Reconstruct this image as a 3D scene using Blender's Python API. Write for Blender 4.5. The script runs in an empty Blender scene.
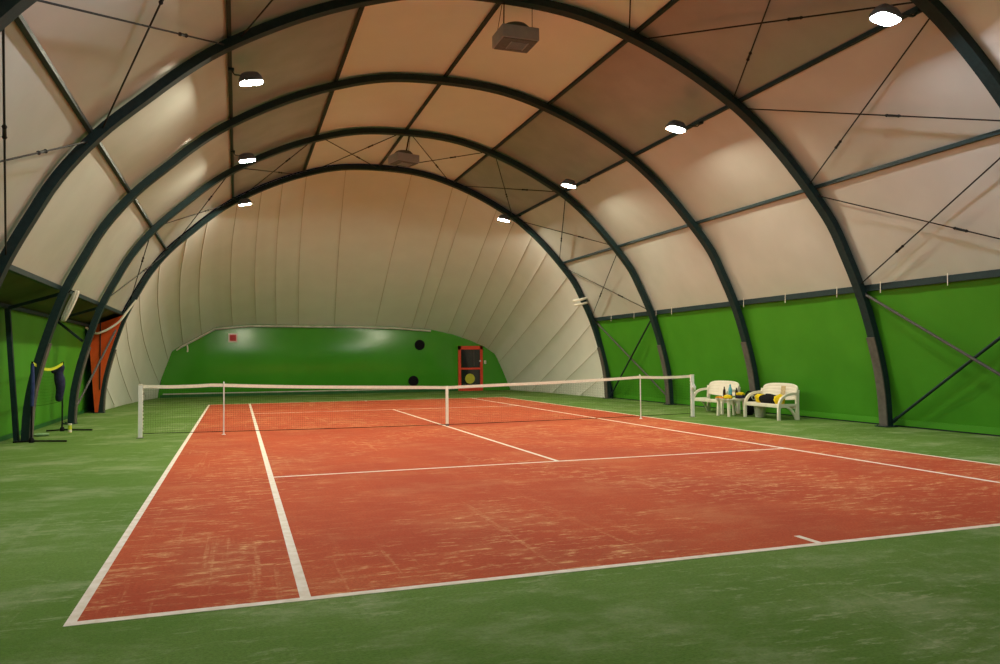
import bpy, bmesh, math, random
from mathutils import Vector, Matrix, noise
random.seed(7)
C = bpy.context.scene.collection
PI = math.pi

# ---------------------------------------------------------------- materials
def new_mat(name, col, rough=.6, spec=.5, metal=0.0):
    m = bpy.data.materials.new(name); m.use_nodes = True
    b = m.node_tree.nodes['Principled BSDF']
    b.inputs['Base Color'].default_value = (*col, 1)
    b.inputs['Roughness'].default_value = rough
    b.inputs['Specular IOR Level'].default_value = spec
    b.inputs['Metallic'].default_value = metal
    return m

def N(m, t, **kw):
    n = m.node_tree.nodes.new(t)
    for k, v in kw.items():
        if k in n.inputs: n.inputs[k].default_value = v
        else: setattr(n, k, v)
    return n

def L(m, a, b): m.node_tree.links.new(a, b)

def noisy(name, col, col2, scale=8, rough=.6, spec=.5, bump=0.0, stretch=(1, 1, 1), lo=.35, hi=.7, detail=5):
    """base colour varied by a stretched noise, plus a little bump"""
    m = new_mat(name, col, rough, spec)
    b = m.node_tree.nodes['Principled BSDF']
    tc = N(m, 'ShaderNodeTexCoord'); mp = N(m, 'ShaderNodeMapping'); mp.inputs['Scale'].default_value = stretch
    no = N(m, 'ShaderNodeTexNoise'); no.inputs['Scale'].default_value = scale; no.inputs['Detail'].default_value = detail
    rp = N(m, 'ShaderNodeValToRGB')
    rp.color_ramp.elements[0].position = lo; rp.color_ramp.elements[0].color = (*col, 1)
    rp.color_ramp.elements[1].position = hi; rp.color_ramp.elements[1].color = (*col2, 1)
    L(m, tc.outputs['Object'], mp.inputs['Vector']); L(m, mp.outputs['Vector'], no.inputs['Vector'])
    L(m, no.outputs['Fac'], rp.inputs['Fac']); L(m, rp.outputs['Color'], b.inputs['Base Color'])
    if bump:
        bp = N(m, 'ShaderNodeBump'); bp.inputs['Strength'].default_value = bump; bp.inputs['Distance'].default_value = .02
        L(m, no.outputs['Fac'], bp.inputs['Height']); L(m, bp.outputs['Normal'], b.inputs['Normal'])
    return m

STEEL = noisy('steel_paint', (.011, .027, .030), (.016, .036, .039), 14, .5, .2)
PIPE_GREY = noisy('galvanised', (.055, .052, .052), (.085, .08, .08), 20, .55, .4)
PAD = noisy('pad_vinyl', (.085, .078, .072), (.12, .11, .10), 9, .7, .3, .1)
WIRE = new_mat('wire', (.012, .013, .013), .6, .2)
MEMBRANE = noisy('membrane', (.53, .545, .52), (.57, .585, .56), 1.4, .25, .8, .03)
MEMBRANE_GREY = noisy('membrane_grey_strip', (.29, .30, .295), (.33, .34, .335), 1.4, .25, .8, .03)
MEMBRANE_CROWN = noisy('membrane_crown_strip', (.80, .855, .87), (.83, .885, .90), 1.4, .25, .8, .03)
MEMBRANE_END = noisy('membrane_end', (.76, .765, .75), (.80, .805, .79), 1.1, .42, .8, .04)
SHEET = noisy('green_sheet', (.052, .250, .012), (.064, .285, .016), 1.1, .5, .3, .08)
SEAM = noisy('seam_weld', (.52, .49, .43), (.58, .55, .49), 5, .5, .4)
FLAP = noisy('dark_flap', (.030, .065, .014), (.045, .085, .02), 2, .6, .2)
SHEET_DARK = noisy('green_hem', (.012, .10, .022), (.02, .13, .03), 3, .5, .3)
GREEN_WALL = noisy('green_end_wall', (.045, .25, .016), (.055, .28, .020), .8, .17, .4, .02)
WHITE_PLASTIC = noisy('white_plastic', (.74, .71, .62), (.80, .77, .68), 6, .4, .5)
WHITE_PAINT = noisy('white_paint', (.74, .76, .80), (.82, .83, .85), 9, .4, .5)
TAPE = noisy('white_tape', (.78, .75, .66), (.86, .83, .74), 18, .7, .2)
NETTING = new_mat('netting', (.005, .008, .006), .9, .05)
BLACK = noisy('black_nylon', (.006, .006, .008), (.014, .014, .017), 30, .8, .1, .2)
NAVY = noisy('navy_cloth', (.012, .014, .045), (.03, .035, .09), 14, .8, .2, .3)
BLUE = noisy('blue_cloth', (.02, .035, .13), (.035, .055, .17), 10, .8, .2)
YELLOW = noisy('yellow_cloth', (.78, .56, .01), (.85, .66, .02), 22, .7, .2, .25)
LIME = noisy('lime_band', (.50, .58, .02), (.6, .66, .04), 20, .6, .3)
ORANGE = noisy('orange_cloth', (.75, .27, .03), (.82, .34, .05), 20, .7, .2)
ORANGE_TARP = noisy('orange_tarp', (.62, .075, .012), (.7, .10, .018), 3, .5, .3, .1)
RED = noisy('red_paint', (.64, .045, .016), (.70, .06, .022), 8, .4, .5)
RED_SIGN = noisy('red_sign', (.42, .02, .03), (.48, .03, .04), 20, .5, .3)
DARK_GLASS = new_mat('dark_glass', (.012, .013, .018), .08, .6)
HEATER = noisy('grey_casing', (.30, .34, .43), (.35, .39, .47), 7, .45, .4)
HEATER_DARK = noisy('grey_underside', (.10, .115, .15), (.14, .155, .19), 12, .55, .3)
CABLE_WHITE = noisy('white_cable', (.66, .63, .55), (.74, .71, .62), 30, .5, .4)
BLUE_BOTTLE = new_mat('blue_plastic', (.10, .42, .58), .25, .5)
BROWN_BOTTLE = new_mat('brown_glass', (.03, .014, .010), .2, .5)
TAN = noisy('tan_sticker', (.50, .38, .20), (.62, .50, .30), 60, .6, .3, lo=.45, hi=.55)
PALE_TUB = noisy('pale_tub', (.45, .46, .42), (.52, .53, .48), 9, .5, .4)
GREY_LINE = noisy('grey_trim', (.42, .41, .36), (.60, .59, .53), 3, .6, .3)

def emit(name, col, strength):
    m = new_mat(name, (.9, .9, .9), .3)
    b = m.node_tree.nodes['Principled BSDF']
    b.inputs['Emission Color'].default_value = (*col, 1); b.inputs['Emission Strength'].default_value = strength
    return m
LAMP_POWER = 920
LENS_WARM = emit('lamp_lens_warm', (1.0, .92, .68), LAMP_POWER * 1.06)
LENS_COOL = emit('lamp_lens_cool', (.95, .98, 1.0), LAMP_POWER * .7)

def turf(name, base, base2, sand, sand_lo, sand_hi, sand_amt, lines=None, centre_wear=None):
    """artificial grass: fine pile speckle, brushed streaks of sand, bare patches"""
    m = new_mat(name, base, .9, .12)
    nt = m.node_tree; b = nt.nodes['Principled BSDF']
    tc = N(m, 'ShaderNodeTexCoord')
    def noise_at(scale, stretch=(1, 1, 1), rot=0, detail=6, rough=.6):
        mp = N(m, 'ShaderNodeMapping'); mp.inputs['Scale'].default_value = stretch; mp.inputs['Rotation'].default_value = (0, 0, rot)
        n = N(m, 'ShaderNodeTexNoise'); n.inputs['Scale'].default_value = scale; n.inputs['Detail'].default_value = detail; n.inputs['Roughness'].default_value = rough
        L(m, tc.outputs['Object'], mp.inputs['Vector']); L(m, mp.outputs['Vector'], n.inputs['Vector'])
        return n.outputs['Fac']
    def ramp(f, lo, hi, a=0., z=1.):
        r = N(m, 'ShaderNodeMapRange'); r.inputs['From Min'].default_value = lo; r.inputs['From Max'].default_value = hi
        r.inputs['To Min'].default_value = a; r.inputs['To Max'].default_value = z; r.interpolation_type = 'SMOOTHSTEP'
        L(m, f, r.inputs['Value']); return r.outputs['Result']
    def op(o, a, c):
        n = N(m, 'ShaderNodeMath'); n.operation = o
        for k, v in enumerate((a, c)):
            if isinstance(v, (int, float)): n.inputs[k].default_value = v
            else: L(m, v, n.inputs[k])
        return n.outputs[0]
    def mix(f, a, c):
        n = N(m, 'ShaderNodeMix'); n.data_type = 'RGBA'
        if isinstance(f, (int, float)): n.inputs['Factor'].default_value = f
        else: L(m, f, n.inputs['Factor'])
        for key, v in ((6, a), (7, c)):
            if isinstance(v, tuple): n.inputs[key].default_value = (*v, 1)
            else: L(m, v, n.inputs[key])
        return n.outputs[2]
    col = mix(ramp(noise_at(.55), .35, .68), base, base2)
    col = mix(ramp(noise_at(42, (1, 1.6, 1), detail=3), .40, .66, 0, .5), col, tuple(v * .62 for v in base))
    # sand worked into the pile: short flakes in worn patches, long brush streaks, a thin dusting
    worn = ramp(noise_at(.36, (1, .8, 1), .2, 4, .6), .40, .60, .12, 1)
    flake = ramp(noise_at(5.5, (.5, 1.7, 1), .12, 6, .68), .50 + sand_lo, .62 + sand_lo)
    fine = ramp(noise_at(17, (.6, 1.5, 1), .1, 4, .7), .44, .60, .15, 1)
    along = ramp(noise_at(2.4, (3.2, .12, 1), -.02, 5, .65), .56, .68, 0, .75)
    dust = ramp(noise_at(.9, (.8, 1.2, 1), .4, 7, .7), .46, .70, 0, sand_hi)
    st = op('MULTIPLY', op('MULTIPLY', op('MAXIMUM', flake, along), worn), fine)
    st = op('MINIMUM', op('ADD', op('MULTIPLY', st, sand_amt), dust), 1.0)
    col = mix(st, col, sand)
    if lines: col = lines(m, tc, col, op, mix)
    L(m, col, b.inputs['Base Color'])
    bp = N(m, 'ShaderNodeBump'); bp.inputs['Strength'].default_value = .35; bp.inputs['Distance'].default_value = .01
    L(m, noise_at(90, (1, 1, 1), 0, 2), bp.inputs['Height']); L(m, bp.outputs['Normal'], b.inputs['Normal'])
    return m
TURF_GREEN = turf('green_turf', (.090, .190, .028), (.125, .230, .048), (.40, .44, .29), .0, .36, .36)
TURF_RED = turf('red_turf', (.40, .068, .030), (.47, .092, .036), (.72, .46, .22), -.005, .13, .66)
LINE_WHITE = noisy('line_white', (.78, .74, .68), (.66, .60, .50), 12, .9, .1)

# ---------------------------------------------------------------- mesh helpers
def v3(p): return Vector(p)

def add_box(bm, c, s, rz=0.0, bev=0.0):
    M = Matrix.Translation(c) @ Matrix.Rotation(rz, 4, 'Z') @ Matrix.Diagonal((s[0], s[1], s[2], 1))
    g = bmesh.ops.create_cube(bm, size=1, matrix=M)
    if bev:
        es = list({e for v in g['verts'] for e in v.link_edges})
        bmesh.ops.bevel(bm, geom=es, offset=bev, segments=2, affect='EDGES', profile=.5)

def add_tube(bm, pts, r, n=8, square=False, caps=True):
    """sweep a round (or square) section along a polyline; r may be a list"""
    pts = [v3(p) for p in pts]
    rs = r if isinstance(r, (list, tuple)) else [r] * len(pts)
    rings = []
    t0 = (pts[1] - pts[0]).normalized()
    up = Vector((0, 0, 1)) if abs(t0.z) < .95 else Vector((1, 0, 0))
    a = t0.cross(up).normalized()
    k = 4 if square else n
    for i, p in enumerate(pts):
        if i == 0: t = pts[1] - pts[0]
        elif i == len(pts) - 1: t = pts[-1] - pts[-2]
        else: t = (pts[i + 1] - pts[i]).normalized() + (pts[i] - pts[i - 1]).normalized()
        t.normalize(); a = (a - t * a.dot(t)).normalized(); b = t.cross(a)
        ring = []
        for j in range(k):
            an = 2 * PI * j / k + (PI / 4 if square else 0)
            q = rs[i] * (math.sqrt(2) if square else 1)
            ring.append(bm.verts.new(p + a * math.cos(an) * q + b * math.sin(an) * q))
        rings.append(ring)
    for i in range(len(rings) - 1):
        for j in range(k):
            bm.faces.new((rings[i][j], rings[i][(j + 1) % k], rings[i + 1][(j + 1) % k], rings[i + 1][j]))
    if caps:
        bm.faces.new(rings[0][::-1]); bm.faces.new(rings[-1])

def add_strip(bm, pts, w, t, side):
    """flat bar of width w along unit vector `side`, thickness t, swept along pts"""
    pts = [v3(p) for p in pts]; side = v3(side).normalized(); rings = []
    for i, p in enumerate(pts):
        d = (pts[min(i + 1, len(pts) - 1)] - pts[max(i - 1, 0)]).normalized()
        nrm = d.cross(side).normalized()
        rings.append([bm.verts.new(p + side * sx * w / 2 + nrm * sz * t / 2) for sx, sz in ((-1, -1), (1, -1), (1, 1), (-1, 1))])
    for i in range(len(rings) - 1):
        for j in range(4):
            bm.faces.new((rings[i][j], rings[i][(j + 1) % 4], rings[i + 1][(j + 1) % 4], rings[i + 1][j]))
    bm.faces.new(rings[0][::-1]); bm.faces.new(rings[-1])

def add_lathe(bm, prof, n=20, c=(0, 0, 0), axis='Z'):
    c = v3(c); rings = []
    for r, z in prof:
        ring = []
        for j in range(n):
            a = 2 * PI * j / n
            p = (r * math.cos(a), r * math.sin(a), z)
            if axis == 'Y': p = (p[0], p[2], p[1])
            elif axis == 'X': p = (p[2], p[0], p[1])
            ring.append(bm.verts.new(c + v3(p)))
        rings.append(ring)
    for i in range(len(rings) - 1):
        for j in range(n):
            bm.faces.new((rings[i][j], rings[i][(j + 1) % n], rings[i + 1][(j + 1) % n], rings[i + 1][j]))
    bm.faces.new(rings[0][::-1]); bm.faces.new(rings[-1])

def add_grid(bm, fn, nu, nv):
    vs = [[bm.verts.new(fn(i / nu, j / nv)) for j in range(nv + 1)] for i in range(nu + 1)]
    for i in range(nu):
        for j in range(nv):
            bm.faces.new((vs[i][j], vs[i + 1][j], vs[i + 1][j + 1], vs[i][j + 1]))

def add_blob(bm, c, s, seed=0, amp=.12, freq=2.2, flat=None, sub=4, rz=0):
    g = bmesh.ops.create_icosphere(bm, subdivisions=sub, radius=1)
    Rz = Matrix.Rotation(rz, 3, 'Z')
    for v in g['verts']:
        d = v.co.copy(); k = 1 + amp * noise.noise(d * freq + Vector((seed * 3.1, seed, 0)))
        p = Vector((d.x * s[0] * k, d.y * s[1] * k, d.z * s[2] * k))
        if flat is not None: p.z = max(p.z, -flat)
        v.co = Rz @ p + v3(c)

def obj(name, bm, mat, parent=None, smooth=True, loc=None):
    bmesh.ops.recalc_face_normals(bm, faces=bm.faces)
    me = bpy.data.meshes.new(name); bm.to_mesh(me); bm.free()
    me.materials.append(mat)
    if smooth:
        for p in me.polygons: p.use_smooth = True
        try: me.set_sharp_from_angle(angle=math.radians(38))
        except Exception: pass
    o = bpy.data.objects.new(name, me); C.objects.link(o)
    if loc is not None: o.location = loc
    if parent: o.parent = parent
    return o

def thing(name, label, cat, loc=(0, 0, 0), rz=0, group=None):
    o = bpy.data.objects.new(name, None); C.objects.link(o); o.empty_display_size = .1
    o.location = loc; o.rotation_euler = (0, 0, rz); o['label'] = label; o['category'] = cat
    if group: o['group'] = group
    return o

def tag(o, label, cat, group=None):
    o['label'] = label; o['category'] = cat
    if group: o['group'] = group
    return o

def structure(name, bm, mat, parent=None, smooth=True):
    o = obj(name, bm, mat, parent, smooth)
    if parent is None: o['kind'] = 'structure'
    return o

def dup(root, loc, rz, label, group=None):
    r = root.copy(); C.objects.link(r); r.location = loc; r.rotation_euler = (0, 0, rz); r['label'] = label
    if group: r['group'] = group
    for ch in list(root.children):
        c = ch.copy(); C.objects.link(c); c.parent = r
        for g in list(ch.children):
            d = g.copy(); C.objects.link(d); d.parent = c
    return r

B = bmesh.new

# ---------------------------------------------------------------- hall geometry
CX = .08
ARCH_Y = [-8.66, -4.06, .29, 4.64, 8.99]
HALF = [(0, 8.08), (1.35, 8.0), (2.5, 7.72), (3.65, 7.27), (4.76, 6.68), (5.43, 6.20), (6.04, 5.66), (6.64, 5.03), (7.22, 4.33),
        (7.56, 3.70), (7.91, 2.97), (8.18, 2.22), (8.41, 1.4), (8.53, .7), (8.57, 0)]
HALF_L = [(0, 8.08), (1.35, 8.0), (2.5, 7.70), (3.62, 7.25), (4.70, 6.66), (5.36, 6.18), (5.96, 5.64), (6.60, 5.03), (7.15, 4.33),
          (7.50, 3.70), (7.86, 2.97), (8.12, 2.22), (8.35, 1.4), (8.48, .7), (8.52, 0)]
def cr(p0, p1, p2, p3, t):
    return tuple(.5 * (2 * b + (c - a) * t + (2 * a - 5 * b + 4 * c - d) * t * t + (-a + 3 * b - 3 * c + d) * t ** 3) for a, b, c, d in zip(p0, p1, p2, p3))
def dense(pts, n=12):
    out = []
    for i in range(len(pts) - 1):
        a = pts[max(i - 1, 0)]; d = pts[min(i + 2, len(pts) - 1)]
        out += [cr(a, pts[i], pts[i + 1], d, k / n) for k in range(n)]
    return out + [pts[-1]]
class Curve2:
    """arc-length parametrised planar curve"""
    def __init__(s, pts):
        s.p = [Vector(q) for q in pts]; s.l = [0]
        for a, b in zip(s.p, s.p[1:]): s.l.append(s.l[-1] + (b - a).length)
        s.len = s.l[-1]
    def at(s, d):
        d = min(max(d, 0), s.len); lo, hi = 0, len(s.l) - 1
        while hi - lo > 1:
            m = (lo + hi) // 2
            if s.l[m] <= d: lo = m
            else: hi = m
        return s.p[lo].lerp(s.p[hi], (d - s.l[lo]) / max(s.l[hi] - s.l[lo], 1e-9))
    def normal(s, d):
        t = s.at(min(d + .08, s.len)) - s.at(max(d - .08, 0)); t.normalize(); return Vector((-t.y, t.x))
    def find(s, f):
        return min(range(len(s.p)), key=lambda i: f(s.p[i]))
_full = [(-x, z) for x, z in HALF_L[::-1]] + HALF[1:]
_d = dense(_full)
for _ in range(6):
    _d = [_d[0]] + [tuple((a + 2 * b + c) / 4 for a, b, c in zip(_d[i - 1], _d[i], _d[i + 1])) for i in range(1, len(_d) - 1)] + [_d[-1]]
ARC = Curve2([(x + CX, z) for x, z in _d])
def s_of(x):                      # arc length where the profile passes x (upper part)
    i = ARC.find(lambda q: abs(q.x - CX - x)); return ARC.l[i]
S_EAVE_L = ARC.l[ARC.find(lambda q: abs(q.y - 2.97) + (10 if q.x > 0 else 0))]
S_EAVE_R = ARC.l[ARC.find(lambda q: abs(q.y - 2.93) + (10 if q.x < 0 else 0))]
PURLIN_X = [-6.64, -4.72, -2.50, 0.0, 2.56, 4.88, 6.68]
S_PUR = [s_of(x) for x in PURLIN_X]
def arc_pt(s, y, off=0.0):
    p = ARC.at(s); n = ARC.normal(s)
    q = p + n * off
    return Vector((q.x, y, q.y))
NSGN = 1 if ARC.normal(ARC.len / 2).y > 0 else -1
def out_pt(s, y, off): return arc_pt(s, y, off * NSGN)

# ---------------------------------------------------------------- floor and court
bm = B(); add_grid(bm, lambda u, v: (-9.6 + 19.2 * u, -18.6 + 37.6 * v, 0), 8, 8)
structure('floor', bm, TURF_GREEN)
bm = B(); add_grid(bm, lambda u, v: (-5.485 + 10.97 * u, -11.885 + 23.77 * v, .0015), 2, 4)
court = structure('court_surface', bm, TURF_RED)
bm = B(); W = .05
def hline(x0, x1, y0, y1): add_box(bm, ((x0 + x1) / 2, (y0 + y1) / 2, .0015), (abs(x1 - x0), abs(y1 - y0), .002))
for s in (-1, 1):
    hline(s * 5.485, s * 5.425, -11.885, 11.885)                     # doubles sidelines
    hline(s * 4.14, s * 4.07, -11.815, 11.815)                      # singles sidelines
    hline(-5.425, 5.425, s * 11.885, s * 11.815)                     # baselines
    hline(-4.07, 4.07, s * 6.43, s * 6.37)                         # service lines
    hline(-.03, .03, s * 11.815, s * 11.55)                         # centre marks
hline(-.03, .03, -6.37, 6.37)                                       # centre service line
structure('line_marking', bm, LINE_WHITE, court, smooth=False)

# ---------------------------------------------------------------- arches
def arch_bm():
    bm = B(); n = 120; rings = []
    hw, ho, hi = .10, .07, .07
    for i in range(n + 1):
        s = ARC.len * i / n
        p = ARC.at(s); nr = ARC.normal(s) * NSGN
        if i in (0, n): nr = Vector((-1 if i == 0 else 1, 0))
        ring = []
        for dy, dn in ((-hw, -hi), (hw, -hi), (hw, ho), (-hw, ho)):
            q = p + nr * dn; ring.append(bm.verts.new((q.x, dy, q.y)))
        rings.append(ring)
    for i in range(n):
        for j in range(4):
            bm.faces.new((rings[i][j], rings[i][(j + 1) % 4], rings[i + 1][(j + 1) % 4], rings[i + 1][j]))
    bm.faces.new(rings[0]); bm.faces.new(rings[-1])
    return bm
def pad_bm(side):
    bm = B(); L0 = 1.95
    pts = []
    for i in range(11):
        d = .02 + L0 * i / 10
        s = d if side < 0 else ARC.len - d
        pts.append(out_pt(s, 0, -.088))
    add_strip(bm, pts, .215, .03, (0, 1, 0))
    return bm
def plate_bm(side):
    bm = B(); add_box(bm, (CX + side * 8.55, 0, .013), (.30, .34, .02), 0, .004)
    for dx in (-.115, .115):
        for dy in (-.13, .13): add_lathe(bm, [(.014, .02), (.014, .04)], 6, (CX + side * 8.55 + dx, dy, 0))
    return bm
ARCH_LABELS = ['dark steel roof arch nearest the camera, cut off by the top right corner',
               'dark steel roof arch whose right foot stands alone, well right of the white benches',
               'dark steel roof arch landing behind the white bench with the black and yellow bag',
               'dark steel roof arch whose right leg stands just behind the right net post',
               'dark steel roof arch framing the pale end canopy, farthest from the camera']
arch0 = thing('roof_arch', ARCH_LABELS[0], 'arch', (0, ARCH_Y[0], 0), 0, 'steel roof arches')
obj('rib', arch_bm(), STEEL, arch0)
for sd in (-1, 1):
    o = obj('leg_pad', pad_bm(sd), PAD, arch0); o['label'] = 'grey vinyl pad on the lower leg'
    obj('base_plate', plate_bm(sd), STEEL, arch0)
for k in range(1, 5): dup(arch0, (0, ARCH_Y[k], 0), 0, ARCH_LABELS[k])

# purlins on the outside of the arches
PL = ['dark roof purlin low on the left slope, next above the left eave',
      'dark roof purlin carrying the left row of floodlights',
      'dark roof purlin between the left floodlights and the ridge',
      'dark ridge purlin along the crown of the roof, above the grey heaters',
      'dark roof purlin between the ridge and the right floodlights',
      'dark roof purlin carrying the right row of floodlights',
      'dark roof purlin low on the right slope, next above the right eave']
for s, lb in zip(S_PUR, PL):
    bm = B(); add_tube(bm, [out_pt(s, y, .098) for y in (-8.90, -4.06, .29, 4.64, 9.1)], .034, square=True)
    tag(obj('roof_purlin', bm, STEEL), lb, 'purlin', 'roof purlins')
bm = B(); add_strip(bm, [out_pt(S_EAVE_R, y, .135) for y in (-8.90, .29, 9.1)], .13, .10, (0, 0, 1))
tag(obj('eave_beam', bm, STEEL), 'dark eave beam along the top of the green right wall sheet', 'beam', 'eave beams')
bm = B(); add_strip(bm, [out_pt(S_EAVE_L, y, .130) for y in (-8.90, .29, 9.1)], .09, .09, (0, 0, 1))
tag(obj('eave_beam', bm, STEEL), 'dark eave beam at the lower edge of the left roof slope', 'beam', 'eave beams')

# ---------------------------------------------------------------- roof membrane
OFF = .128
def roof_fn(sa, sb, y0, y1):
    A0 = out_pt(sa, 0, OFF); B0 = out_pt(sb, 0, OFF)
    def fn(u, v):
        s = sa + (sb - sa) * u; y = y0 + (y1 - y0) * v
        a = out_pt(s, y, OFF); ch = A0.lerp(B0, u); ch.y = y
        w = min(1, math.sin(PI * v) ** .55 * 1.0)
        p = a.lerp(ch, w * .92)
        return p
    return fn
edges = [S_EAVE_L + .04] + S_PUR + [S_EAVE_R - .05]
# the membrane is split into lengthwise strips of three tones: pale flanks, grey shoulders, palest crown
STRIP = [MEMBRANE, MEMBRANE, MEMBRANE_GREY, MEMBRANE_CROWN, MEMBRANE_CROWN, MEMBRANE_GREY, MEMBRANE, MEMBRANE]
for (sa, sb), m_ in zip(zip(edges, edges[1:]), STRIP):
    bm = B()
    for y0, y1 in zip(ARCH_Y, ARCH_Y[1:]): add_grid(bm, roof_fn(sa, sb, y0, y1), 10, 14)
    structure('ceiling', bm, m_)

# end canopies: pillowed strips sewn between the last arch and the end wall
WALL_Y = 18.4
WOUT = [(-7.70, 0), (-7.62, .63), (-7.16, 1.93), (-6.84, 2.16), (-5.44, 2.96), (-4.0, 3.10), (.35, 3.08), (2.6, 3.02), (4.1, 2.91), (5.2, 2.68), (6.07, 2.39), (6.8, 2.08), (7.33, 1.72), (7.73, .87), (8.10, 0)]
def wl(x, z=None):
    i = min(range(len(WC.p)), key=lambda k: (WC.p[k].x - x) ** 2 + (0 if z is None else (WC.p[k].y - z) ** 2)); return WC.l[i]
class W2(Curve2): pass
_wd = []
WEXT = [(-8.35, -3.6), (-7.95, -1.4)] + WOUT + [(8.25, -1.4), (8.45, -3.6)]
for a, b in zip(WEXT, WEXT[1:]): _wd += [(a[0] + (b[0] - a[0]) * k / 20, a[1] + (b[1] - a[1]) * k / 20) for k in range(20)]
WC = Curve2(_wd + [WEXT[-1]])
def s_leg(side, z): i = ARC.find(lambda q: abs(q.y - z) + (10 if q.x * side < 0 else 0)); return ARC.l[i]
MAP = [(0, 0), (s_leg(-1, 2.97), wl(-7.85, -.9)), (s_leg(-1, 3.6), wl(-7.68, .15)), (s_leg(-1, 4.3), wl(-7.5, 1.0)), (s_leg(-1, 5.03), wl(-7.2, 1.8)),
       (s_of(-5.7), wl(-6.4)), (s_of(-4.7), wl(-4.9)), (s_of(-2.35), wl(-1.75)), (s_of(-.9), wl(0)),
       (s_of(1.25), wl(1.6)), (s_of(2.6), wl(3.2)), (s_of(4.85), wl(5.6)), (s_of(5.8), wl(6.6)), (s_leg(1, 5.03), wl(7.3, 1.75)), (s_leg(1, 4.3), wl(7.68, 1.0)),
       (s_leg(1, 3.6), wl(8.08, .1)), (s_leg(1, 2.97), wl(8.2, -.9)), (ARC.len, WC.len)]
def wmap(s):
    for (a, b), (c, d) in zip(MAP, MAP[1:]):
        if s <= c: return b + (d - b) * (s - a) / (c - a)
    return WC.len
SEAM_X = [-6.0, -5.4, -4.55, -3.85, -3.2, -2.4, -1.1, 1.1, 2.6, 3.15, 4.2, 4.9, 5.6, 6.2]
SEAMS = [0] + [s_leg(-1, z) for z in (1.1, 2.2, 3.1, 3.9, 4.8)] + [s_of(x) for x in SEAM_X] + [s_leg(1, z) for z in (4.6, 3.7, 2.9, 2.0, 1.0)] + [ARC.len]
def canopy_fn(sa, sb, sgn):
    def fn(u, v):
        s = sa + (sb - sa) * u
        p = out_pt(s, 0, .09); q = WC.at(wmap(s))
        x = p.x + (q.x - p.x) * v; z = p.z + (q.y - p.z) * v
        n = ARC.normal(s) * NSGN
        hump = .30 * math.sin(PI * v) * min(1, p.z / 3.5)
        pil = .030 * math.sin(PI * u) ** .4 * min(1, v * 5 + .1) * min(1, (1 - v) * 6 + .15)
        crease = .018 * noise.noise(Vector((s * 2.2, v * 7, 3.3))) * min(1, v * 4) * min(1, (1 - v) * 4)
        k = hump + pil + crease
        y = 8.99 + (WALL_Y - 8.99) * v
        if sgn < 0: y = .33 - y
        return Vector((x + n.x * k, y, max(z + n.y * k, -.03)))
    return fn
for sgn, nm in ((1, 'ceiling_far'), (-1, 'ceiling_near')):
    bm = B()
    for sa, sb in zip(SEAMS, SEAMS[1:]): add_grid(bm, canopy_fn(sa, sb, sgn), 8, 26)
    cano = structure(nm, bm, MEMBRANE_END)
    if sgn > 0:
        for sa in SEAMS[1:-1]:                       # welded seams stand out a little from the cloth
            fn = canopy_fn(sa, sa + .01, 1); pts = [fn(0, k / 40) for k in range(41)]
            pts = [Vector((p.x, p.y - .006, p.z - .006)) for p in pts if p.z > .03]
            bm = B(); add_tube(bm, pts, .011, 5); obj('seam', bm, SEAM, cano)

# ---------------------------------------------------------------- end walls
def belly(x, z):                                 # the sheet billows a little towards the court
    fade = min(1, max(0, (5.2 - x) / 1.2)) * min(1, max(0, (x + 7.4) / 1.5))
    return .11 * math.sin(PI * min(max(z, 0) / 3.0, 1)) ** 1.2 * fade
def end_wall(y, sgn):
    bm = B()
    top = lambda x: next((b[1] + (c[1] - b[1]) * (x - b[0]) / (c[0] - b[0]) for b, c in zip(WOUT, WOUT[1:]) if b[0] <= x <= c[0]), 0)
    def fn(u, v):
        x = -7.68 + 15.76 * u; zt = max(top(x), .02) + .02; z = zt * v
        return Vector((x, y - sgn * belly(x, z), z))
    add_grid(bm, fn, 120, 20)
    return bm
structure('wall_far', end_wall(WALL_Y - .03, 1), GREEN_WALL)
structure('wall_near', end_wall(.33 - WALL_Y + .03, -1), GREEN_WALL)
bm = B(); add_tube(bm, [(x, WALL_Y - .14, z - .05) for x, z in WOUT[3:9]], .05, 6)
structure('trim_1', bm, GREY_LINE)
bm = B(); add_box(bm, (-1.2, WALL_Y - .055, .15), (12.6, .03, .045))
structure('trim_2', bm, GREY_LINE)
bm = B(); add_box(bm, (-1.1, WALL_Y - .05, .055), (13.0, .036, .11))
structure('baseboard_far', bm, SHEET_DARK)

# ---------------------------------------------------------------- side walls
EL = out_pt(S_EAVE_L, 0, .13); ER = out_pt(S_EAVE_R, 0, .135)
def right_fn(u, v):
    y = -8.85 + 17.9 * u
    top = Vector((ER.x + .035, y, ER.z - .04)); bot = Vector((8.90, y, .16))
    p = top.lerp(bot, v)
    ph = (y - ARCH_Y[0]) / 4.35
    p.x += .05 * math.sin(PI * v) * abs(math.sin(PI * ph)) + .018 * noise.noise(Vector((y * 1.1, p.z * .8, 1)))
    return p
bm = B(); add_grid(bm, right_fn, 110, 16); structure('wall_right', bm, SHEET)
bm = B(); add_strip(bm, [(8.905, -8.85, .095), (8.905, 9.05, .095)], .13, .03, (0, 0, 1)); structure('trim_3', bm, SHEET)
bm = B(); add_strip(bm, [(8.93, -8.85, .016), (8.93, 9.05, .016)], .03, .05, (0, 0, 1)); structure('baseboard_right', bm, STEEL)
LX, LZ = -8.80, 2.62
def left_fn(u, v):
    y = -8.85 + 21.85 * u
    p = Vector((LX - .07, y, LZ)).lerp(Vector((LX - .13, y, .015)), v)
    p.x += .02 * noise.noise(Vector((y * .9, p.z * .9, 7)))
    return p
bm = B(); add_grid(bm, left_fn, 110, 14); structure('wall_left', bm, SHEET)
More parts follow.
